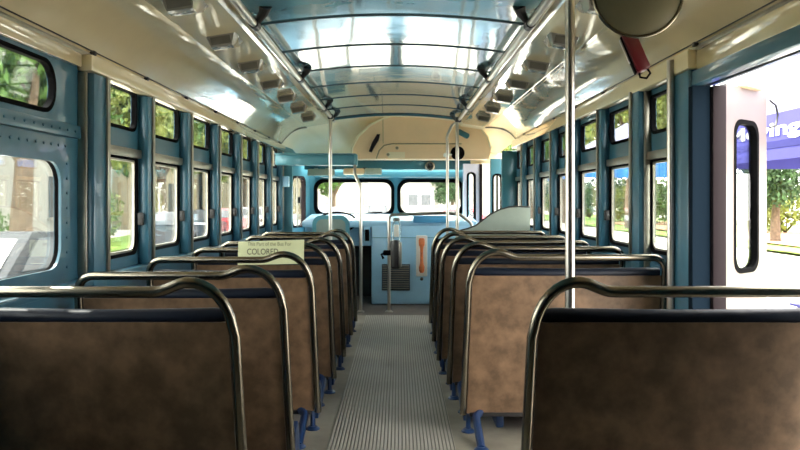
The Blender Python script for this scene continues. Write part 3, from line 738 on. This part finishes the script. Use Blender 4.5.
def leaf(name, n, x0, y0, x1, y1, z0, z1, slot, m, sz):
    d = Vector((x1 - x0, y1 - y0)); L = d.length; d.normalize(); nr = Vector((-d.y, d.x))
    f = lambda u, v, w: (x0 + d.x * u + nr.x * w, y0 + d.y * u + nr.y * w, v)
    h = rrect(slot[0] * L, slot[1] * L, sz[0], sz[1], min(0.06, (slot[1] - slot[0]) * L * 0.45), 7)
    o = struct(name, MB().plate([(0, z0), (L, z0), (L, z1), (0, z1)], [h], 0.03, f), m, smooth=0)
    cx = (slot[0] + slot[1]) / 2 * L; cz = (sz[0] + sz[1]) / 2; hx = (slot[1] - slot[0]) / 2 * L; hz = (sz[1] - sz[0]) / 2
    sc = lambda e: [(cx + (u - cx) * (1 + e / hx), cz + (v - cz) * (1 + e / hz)) for u, v in h]
    obj('gasket', MB().ring(sc(0.009), sc(-0.010), 0.036, lambda u, v, w: f(u, v, w - 0.003)), 'black', o)
    obj('pane', MB().plate(h, [], 0.006, lambda u, v, w: f(u, v, w + 0.012)), 'glass', o, smooth=0)
    return o, f, L
d1, f1, L1 = leaf('door_1', 1, 0.715, 8.40, 0.895, 8.44, 0.03, 1.50, (0.24, 0.72), 'lilac', (0.62, 1.40))
obj('edge_strip', MB().span(0.893, 0.925, 8.43, 8.47, 0.03, 1.50), 'brown_rub', d1)
d2, f2, L2 = leaf('door_2', 2, 1.0, 8.27, 1.14, 8.30, 0.03, 1.55, (0.16, 0.88), 'teal_dark', (0.65, 1.38))
obj('edge_strip', MB().tube([f2(L2 * 0.52, 0.66, 0.01), f2(L2 * 0.52, 1.37, 0.01)], 0.010, 6), 'black', d2)
struct('wall_front_right', MB().span(1.085, XR + 0.01, 8.0, 8.06, 0.0, 1.62, 0.01), 'teal_dark')
struct(trim_name(), MB().span(0.80, XR, 8.46, 8.54, 1.50, 1.62, 0.01), 'cream_flat')
struct(trim_name(), MB().span(0.735, 0.80, 8.60, FY, 0.0, 1.50, 0.01), 'teal_dark')

# ------------------------------------------------------------------ open rear door leaves
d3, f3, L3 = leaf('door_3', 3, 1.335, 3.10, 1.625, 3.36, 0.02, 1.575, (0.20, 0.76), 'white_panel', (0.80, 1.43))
obj('edge_strip', MB().tube([f3(L3, 0.02, 0.012), f3(L3, 1.57, 0.012)], 0.012, 8), 'steel', d3)
obj('strap_loop', MB().tube([f3(L3 + 0.01, 1.42, -0.01), f3(L3 + 0.05, 1.43, -0.02), f3(L3 + 0.07, 1.48, -0.02), f3(L3 + 0.05, 1.52, -0.02), f3(L3 + 0.01, 1.54, -0.01)], 0.005, 6), 'dark', d3, smooth=60)
obj('door_arm', MB().box(f3(L3 * 0.55, 1.585, -0.01), (0.17, 0.05, 0.028), 0.008, (0, 0, R(42))), 'tan', d3)
struct('door_4', MB().span(1.256, 1.312, 3.04, 3.40, 0.02, 1.56, 0.008), 'brown_rub')

# ------------------------------------------------------------------ round mirror disc, red case
t = thing('round_mirror', 'round tan disc mirror with steel rim hanging at top right', 'mirror', (0.692, 2.2, 1.57))
mm = Matrix.Translation((0.692, 2.2, 1.702)) @ Matrix.Rotation(R(90), 4, 'X')
obj('dish', MB().lathe([(0, 0.028), (0.05, 0.025), (0.10, 0.013), (0.126, 0.0), (0.126, -0.012), (0, -0.012)], 40, mm), 'disc', t, smooth=60)
obj('rim', MB().tube([mm @ Vector((0.129 * math.cos(a), 0.129 * math.sin(a), -0.002)) for a in [2 * PI * k / 48 for k in range(49)]], 0.0055, 8), 'worn_steel', t, smooth=60)
obj('arm', MB().tube([(0.692, 2.215, 1.72), (0.692, 2.26, 1.78), (0.70, 2.28, 1.895)], 0.010, 8), 'dark', t)
rx = Matrix.Translation((0.912, 2.93, 1.668)) @ Euler((R(0), R(-22), R(-14))).to_matrix().to_4x4()
t = thing('red_case', 'dark red hanging case with black loop beneath the round mirror', 'case', (0.912, 2.93, 1.59))
def rbox(c, s, bev):
    mb = MB().box(c, s, bev); bmesh.ops.transform(mb.bm, matrix=rx, verts=mb.bm.verts); return mb
obj('shell', rbox((0, 0, 0.005), (0.055, 0.075, 0.165), 0.008), 'red', t)
obj('side_plate', rbox((-0.029, 0, 0.0), (0.008, 0.06, 0.15), 0.002), 'black', t)
obj('clip', rbox((-0.0345, 0, 0.02), (0.006, 0.02, 0.10), 0.002), 'steel', t)
mb = MB().tube([rx @ Vector(q) for q in ((-0.016, 0, -0.075), (-0.02, 0, -0.095), (0, 0, -0.108), (0.02, 0, -0.095), (0.016, 0, -0.075))], 0.0045, 8)
obj('loop', mb, 'black', t, smooth=60)
obj('mount', MB().tube([rx @ Vector((0, 0.0, 0.08)), (0.955, 2.93, 1.853)], 0.010, 8), 'dark', t)

# ------------------------------------------------------------------ outdoors
GZ = -0.75
struct('ground', MB().span(-70, 70, -30, 140, GZ - 0.2, GZ), 'asphalt')
def wave_strip(name, x0, x1, y0, y1, z, m, label):
    rows = []
    for j in range(31):
        y = y0 + (y1 - y0) * j / 30
        rows.append([(x0 + (x1 - x0) * i / 6, y, z + 0.03 * math.sin(j * 1.3 + i)) for i in range(7)])
    o = obj(name, MB().grid(rows).solidify(0.03), m); o['kind'] = 'stuff'
    tag(o, label, 'grass', kind='stuff')
wave_strip('lawn', 13.0, 26.0, 8, 95, GZ + 0.07, 'grass', 'sunlit grass strip beyond the pavement on the right')
wave_strip('lawn', -10.0, -13.5, 4, 56, GZ + 0.07, 'grass', 'grass verge beyond the left windows')
tag(obj('mulch_bed', MB().plate([(14.5, 22), (20, 22), (21, 60), (15.5, 60)], [], 0.02, lambda u, v, w: (u, v, GZ + 0.14 + w)), 'mulch'), 'tan mulch bed under the tree on the right', 'soil', kind='stuff')

def leaves(n, blobs, size, seed):
    r = random.Random(seed); mb = MB(); bm = mb.bm
    for k in range(n):
        c, s = blobs[r.randrange(len(blobs))]
        while True:
            v = Vector((r.uniform(-1, 1), r.uniform(-1, 1), r.uniform(-1, 1)))
            if 0.35 < v.length < 1: break
        p = Vector((c[0] + v.x * s[0], c[1] + v.y * s[1], c[2] + v.z * s[2]))
        q = Euler((r.uniform(0, 6.3), r.uniform(0, 6.3), r.uniform(0, 6.3))).to_matrix(); a = size * r.uniform(0.6, 1.3)
        vs = [bm.verts.new(p + q @ Vector(w)) for w in ((-a, 0, 0), (0, -a * 0.5, a * 0.15), (a, 0, 0), (0, a * 0.5, a * 0.15))]
        bm.faces.new(vs)
    return mb
def tree_proto(kind, seed, m, h=7.0, cr=2.4, n=5200, size=0.16):
    r = random.Random(seed)
    t = thing('tree', 'x', 'tree', (0, 0, 0))
    bl = [((r.uniform(-cr, cr) * 0.6, r.uniform(-cr, cr) * 0.6, h * 0.68 + r.uniform(-1, 1) * h * 0.2), (cr * r.uniform(0.4, 0.62),) * 2 + (cr * r.uniform(0.35, 0.5),)) for _ in range(11)]
    obj('crown', leaves(n, bl, size, seed), m, t, local=True, smooth=0)
    mb = MB().tube([(0, 0, 0), (0.05, 0.03, h * 0.2), (0.12, 0.0, h * 0.4), (0.05, 0.1, h * 0.7)], [0.30, 0.24, 0.2, 0.08], 10)
    for c, s in bl[:6]: mb.tube([(0.1, 0, h * 0.38), ((c[0] + 0.1) * 0.6, c[1] * 0.6, (h * 0.38 + c[2]) / 2 + 0.2), c], [0.13, 0.09, 0.03], 6)
    obj('trunk', mb, 'bark', t, local=True)
    return t
tA = tree_proto('a', 3, 'leaf'); tB = tree_proto('b', 5, 'leaf_pale', 6.5, 2.2); tD = tree_proto('d', 9, 'leaf_dark', 6.0, 2.6)
used = set(); planted = set()
def place_tree(p, loc, label, sc=1.0, rz=0.0, g=None):
    o = p if p.name not in planted else dup(p)
    planted.add(p.name); o.location = loc; o.scale = (sc,) * 3; o.rotation_euler = (0, 0, rz); tag(o, label, 'tree', g)
place_tree(tA, (-8.6, 17.2, GZ), 'green tree with thick trunk seen through the large near left window', 1.0, 0.4, 'trees outside the left windows')
place_tree(tB, (-10.2, 25.5, GZ + 0.14), 'yellow green tree seen through the first narrow left window', 1.0, 1.0, 'trees outside the left windows')
place_tree(tA, (-10.6, 34.0, GZ + 0.14), 'green tree seen through the third narrow left window', 1.0, 2.0, 'trees outside the left windows')
place_tree(tB, (-10.3, 43.0, GZ + 0.14), 'yellow green tree seen through the fourth narrow left window', 1.05, 3.0, 'trees outside the left windows')
place_tree(tB, (-10.6, 53.0, GZ + 0.14), 'yellow green tree seen through the front left windows', 1.1, 4.0, 'trees outside the left windows')
place_tree(tD, (15.6, 31.5, GZ + 0.165), 'leaning tree with brown trunk under the tent edge at far right', 0.72, 0.6, 'trees outside the right windows')
place_tree(tB, (13.8, 45.0, GZ + 0.165), 'yellow green tree seen above the tent through right windows', 1.5, 1.2, 'trees outside the right windows')
place_tree(tA, (12.2, 56.0, GZ + 0.165), 'green tree seen through the middle right windows', 1.5, 2.2, 'trees outside the right windows')
place_tree(tB, (12.0, 70.0, GZ + 0.165), 'yellow green tree seen through the front right windows', 1.5, 3.0, 'trees outside the right windows')
def bush_proto(seed, m, w, h, n=2600):
    r = random.Random(seed); t = thing('bush', 'x', 'bush', (0, 0, 0))
    bl = [((r.uniform(-w, w) * 0.55, r.uniform(-w, w) * 0.55, h * r.uniform(0.35, 0.65)), (w * 0.55, w * 0.55, h * 0.42)) for _ in range(9)]
    obj('foliage', leaves(n, bl, 0.13, seed), m, t, local=True, smooth=0)
    mb = MB()
    for c, s in bl: mb.tube([(0, 0, 0), (c[0], c[1], c[2])], [0.05, 0.015], 5)
    obj('stems', mb, 'bark', t, local=True)
    return t
bA = bush_proto(21, 'leaf', 2.2, 3.4); bB = bush_proto(22, 'leaf_pale', 2.0, 3.0); bD = bush_proto(23, 'leaf_dark', 2.4, 3.8)
used.clear()
WORDS = ['nearest', 'second', 'third', 'fourth', 'fifth', 'sixth', 'seventh', 'eighth', 'ninth', 'farthest']
for i in range(10):
    p = (bD, bA, bB)[i % 3]
    o = p if p.name not in used else dup(p); used.add(p.name)
    o.location = (21.5 - 0.45 * i + rnd.uniform(-0.4, 0.4), 27 + i * 6.4, GZ + 0.165); o.rotation_euler = (0, 0, rnd.uniform(0, 6)); s = rnd.uniform(0.9, 1.15); o.scale = (s * 1.2, s * 1.2, s)
    tag(o, '%s bush in the hedge beyond the right windows, %s along it' % (('dark green', 'green', 'yellow green')[i % 3], WORDS[i]), 'bush', 'hedge bushes beyond the right windows')
o = dup(bA); o.location = (-12.6, 22.6, GZ + 0.14); o.scale = (0.45, 0.45, 0.55); tag(o, 'small round green shrub beside the tree in near left window', 'bush')
o = dup(bB); o.location = (-11.9, 30.2, GZ + 0.14); o.scale = (0.7, 0.7, 0.8); tag(o, 'yellow green shrub low in the first narrow left window', 'bush')

def building(label, m, X, y0, y1, h, face, floors, cols, front=False, wm='win_dark'):
    t = thing('building', label, 'building', ((X if not front else (y0 + y1) / 2), (y0 + y1) / 2 if not front else X, GZ))
    D = 6
    if not front: obj('wall', MB().span(X, X - face * D, y0, y1, GZ, GZ + h), m, t)
    else: obj('wall', MB().span(y0, y1, X, X + D, GZ, GZ + h), m, t)
    obj('cornice', MB().span(X + face * 0.25, X, y0, y1, GZ + h - 0.7, GZ + h - 0.2, 0.05) if not front else MB().span(y0, y1, X - 0.25, X, GZ + h - 0.7, GZ + h - 0.2, 0.05), m, t)
    for f in range(floors):
        for c in range(cols):
            yc = y0 + (y1 - y0) * (c + 0.5) / cols; z0 = GZ + 1.0 + f * 3.3
            ww = 0.65
            if not front:
                w = obj('window', MB().span(X + face * 0.02, X + face * 0.04, yc - ww, yc + ww, z0, z0 + 2.0), 'win_dark', t)
                obj('sill', MB().span(X, X + face * 0.2, yc - ww - 0.15, yc + ww + 0.15, z0 - 0.15, z0, 0.02), m, w)
            else:
                w = obj('window', MB().span(yc - ww, yc + ww, X - 0.04, X - 0.02, z0, z0 + 2.0), wm, t)
                obj('sill', MB().span(yc - ww - 0.15, yc + ww + 0.15, X - 0.2, X, z0 - 0.15, z0, 0.02), m, w)
building('white stone building with dark windows beyond the left verge', 'facade', -17, 18, 45, 11, 1, 3, 9)
building('cream building farther along on the left behind the parked cars', 'facade_cream', -16, 47, 85, 10, 1, 3, 9)
building('cream striped facade far ahead through the left windscreen pane', 'facade_cream', -9.5, 60, 90, 9, 1, 2, 10)
building('grey building closing the street far ahead of the windscreen', 'facade', 126, -26, 26, 15, 1, 3, 9, front=True, wm='win_far')
building('pale facade far ahead through the right windscreen pane', 'facade', 6.5, 80, 120, 9, -1, 2, 8)

def car(label, m, x, y, rz=0.0):
    t = thing('car', label, 'car', (0, 0, 0), 'parked cars outside')
    prof = [(-2.15, 0.35), (2.15, 0.35), (2.2, 0.62), (2.05, 0.80), (1.1, 0.92), (-1.75, 0.95), (-2.15, 0.85)]
    cab = [(1.05, 0.90), (0.35, 1.40), (-0.95, 1.44), (-1.75, 0.94)]
    obj('body', MB().plate(prof, [], 1.7, lambda u, v, w: (w - 0.85, u, v)), m, t, local=True, smooth=0)
    obj('cabin', MB().plate(cab, [], 1.44, lambda u, v, w: ((w - 0.72) * (1 - 0.2 * max(0, v - 0.92)), u, v)), m, t, local=True, smooth=0)
    gl = [(0.88, 0.97), (0.36, 1.34), (-0.85, 1.36), (-1.4, 0.98)]
    obj('side_glass', MB().plate(gl, [], 1.50, lambda u, v, w: ((w - 0.75) * (1 - 0.2 * max(0, v - 0.92)), u, v)), 'win_dark', t, local=True, smooth=0)
    obj('rear_glass', MB().plate([(-0.6, 0), (0.6, 0), (0.52, 1), (-0.52, 1)], [], 0.02, lambda u, v, w: (u, -1.66 + v * 0.62 - w - 0.02, 1.0 + v * 0.36)), 'win_dark', t, local=True, smooth=0)
    for sx in (-1, 1):
        obj('tail_light', MB().box((sx * 0.68, -2.15, 0.72), (0.22, 0.06, 0.14), 0.02), 'red', t, local=True)
        for yy in (-1.3, 1.35):
            obj('wheel', MB().lathe([(0, -0.1), (0.2, -0.1), (0.31, -0.09), (0.32, 0), (0.31, 0.09), (0.2, 0.1), (0, 0.1)], 20, Matrix.Translation((sx * 0.76, yy, 0.32)) @ Matrix.Rotation(R(90), 4, 'Y')), 'black', t, local=True)
    t.location = (x, y, GZ); t.rotation_euler = (0, 0, rz)
    return t
car('grey car parked close by, its roof low in the near left window', 'car_silver', -5.3, 10.6)
car('charcoal car seen through the second narrow left window', 'car_dark', -8.4, 27.5, 0.15)
car('dark car parked behind the red one on the left', 'car_dark', -8.6, 33, 0.1)
car('red car seen through the third narrow left window', 'car_red', -8.7, 38.5, 0.1)
car('white car parked ahead of the red one on the left', 'car_white', -8.6, 45, 0.1)
car('charcoal car parked at left of the street beyond the windscreen', 'car_dark', -4.3, 46, 0.1)
car('grey car on the street beyond the left windscreen pane', 'car_silver', -1.6, 58)
car('white car parked at right of the street beyond the windscreen', 'car_white', 4.6, 58)
car('dark red car crossing the street beyond the right windscreen pane', 'car_red', 2.5, 36, R(90))
t = thing('van', 'white van standing on the street beyond the right windscreen pane', 'van', (1.35, 52, GZ))
obj('body', MB().plate([(50, GZ + 0.4), (55, GZ + 0.4), (55.1, GZ + 1.2), (54.3, GZ + 2.5), (50, GZ + 2.6)], [], 1.9, lambda u, v, w: (0.4 + w, u, v)), 'car_white', t, smooth=0)
obj('rear_window', MB().span(0.6, 1.25, 49.96, 49.99, GZ + 1.5, GZ + 2.2), 'win_dark', t)
obj('rear_window', MB().span(1.45, 2.1, 49.96, 49.99, GZ + 1.5, GZ + 2.2), 'win_dark', t)
for x in (0.5, 2.2):
    for y in (50.9, 54.1): obj('wheel', MB().lathe([(0, -0.12), (0.36, -0.12), (0.38, 0), (0.36, 0.12), (0, 0.12)], 18, Matrix.Translation((x, y, GZ + 0.38)) @ Matrix.Rotation(R(90), 4, 'Y')), 'black', t)
place_tree(tA, (-6.0, 70.0, GZ), 'green street tree far ahead seen through the left windscreen pane', 0.8, 1.4)
place_tree(tD, (5.0, 72.0, GZ), 'dark green street tree far ahead seen through the right windscreen pane', 0.8, 0.4)

# tent beside the bus with its lettered valance
t = thing('tent', 'violet and blue canopy tent with white lettering outside the rear door', 'tent', (3.7, 6.4, GZ))
tx0, tx1, ty0, ty1 = 2.1, 4.9, 2.6, 5.5
za, zb, zp = 1.355, 1.585, 2.35
obj('valance', MB().span(tx0, tx0 + 0.012, ty0, ty1, za + 0.07, zb), 'tent', t)
obj('stripe', MB().span(tx0 - 0.003, tx0 + 0.014, ty0, ty1, za + 0.035, za + 0.075), 'tent_dark', t)
obj('hem', MB().span(tx0, tx0 + 0.012, ty0, ty1, za - 0.03, za + 0.04), 'tent', t)
obj('blue_lining', MB().span(tx0 + 0.5, tx1, ty0, ty1, za + 0.21, za + 0.222), 'tent_top', t)
obj('far_valance', MB().span(tx0 + 0.02, tx1, ty1, ty1 + 0.012, za - 0.03, zb), 'tent', t)
obj('far_valance', MB().span(tx1, tx1 + 0.012, ty0, ty1, za - 0.03, zb), 'tent', t)
cxm, cym = (tx0 + tx1) / 2, (ty0 + ty1) / 2
mb = MB(); b = mb.bm
cs = [b.verts.new(q) for q in ((tx0, ty0, zb), (tx1, ty0, zb), (tx1, ty1, zb), (tx0, ty1, zb))]; r0 = b.verts.new((3.3, 4.0, 2.75)); r1 = b.verts.new((3.3, 4.9, 2.75))
for f in ((cs[0], cs[1], r0), (cs[1], cs[2], r1, r0), (cs[2], cs[3], r1), (cs[3], cs[0], r0, r1)): b.faces.new(f)
obj('roof', mb, 'tent_top', t, smooth=0)
for x, y in ((tx0 + 0.05, ty0 + 0.05), (tx1 - 0.05, ty0 + 0.05), (tx0 + 0.05, ty1 - 0.05), (tx1 - 0.05, ty1 - 0.05)):
    obj('leg', MB().tube([(x, y, GZ), (x, y, zb)], 0.022, 8), 'white', t)
obj('tie_strap', MB().tube([(tx0 - 0.004, 4.45, 1.60), (tx0 + 0.25, 4.30, 1.72)], 0.006, 6), 'dark', t)
text('lettering', 'Moving', 0.108, (tx0 - 0.004, 4.82, 1.460), (R(90), 0, R(-90)), 'white', t, depth=0.001, bold=0.003, sx=2.7)

t = thing('counter_table', 'counter draped in violet cloth outside the rear door', 'table', (3.3, 4.9, GZ))
obj('cloth', MB().span(2.62, 3.4, 4.55, 5.05, GZ + 0.05, 0.40, 0.03), 'tent', t)
obj('tabletop', MB().span(2.60, 3.42, 4.53, 5.07, 0.40, 0.415, 0.004), 'tent', t)
# second tent farther off
t = thing('tent', 'bright blue canopy tent farther off, seen through the right windows', 'tent', (6.2, 20.5, GZ))
obj('valance', MB().span(4.4, 8.0, 19.0, 19.012, 1.66, 2.10), 'tent_blue', t)
obj('valance', MB().span(4.4, 4.412, 19.02, 22.5, 1.66, 2.10), 'tent_blue', t)
mb = MB(); b = mb.bm
cs = [b.verts.new(q) for q in ((4.4, 19, 2.10), (8, 19, 2.10), (8, 22.5, 2.10), (4.4, 22.5, 2.10))]; r0 = b.verts.new((6.2, 20.7, 3.2))
for k in range(4): b.faces.new((cs[k], cs[(k + 1) % 4], r0))
obj('roof', mb, 'tent_top', t, smooth=0)
for x, y in ((4.45, 19.05), (7.95, 19.05), (7.95, 22.10), (4.45, 22.10)):
    obj('leg', MB().tube([(x, y, GZ), (x, y, 2.10)], 0.03, 8), 'white', t)
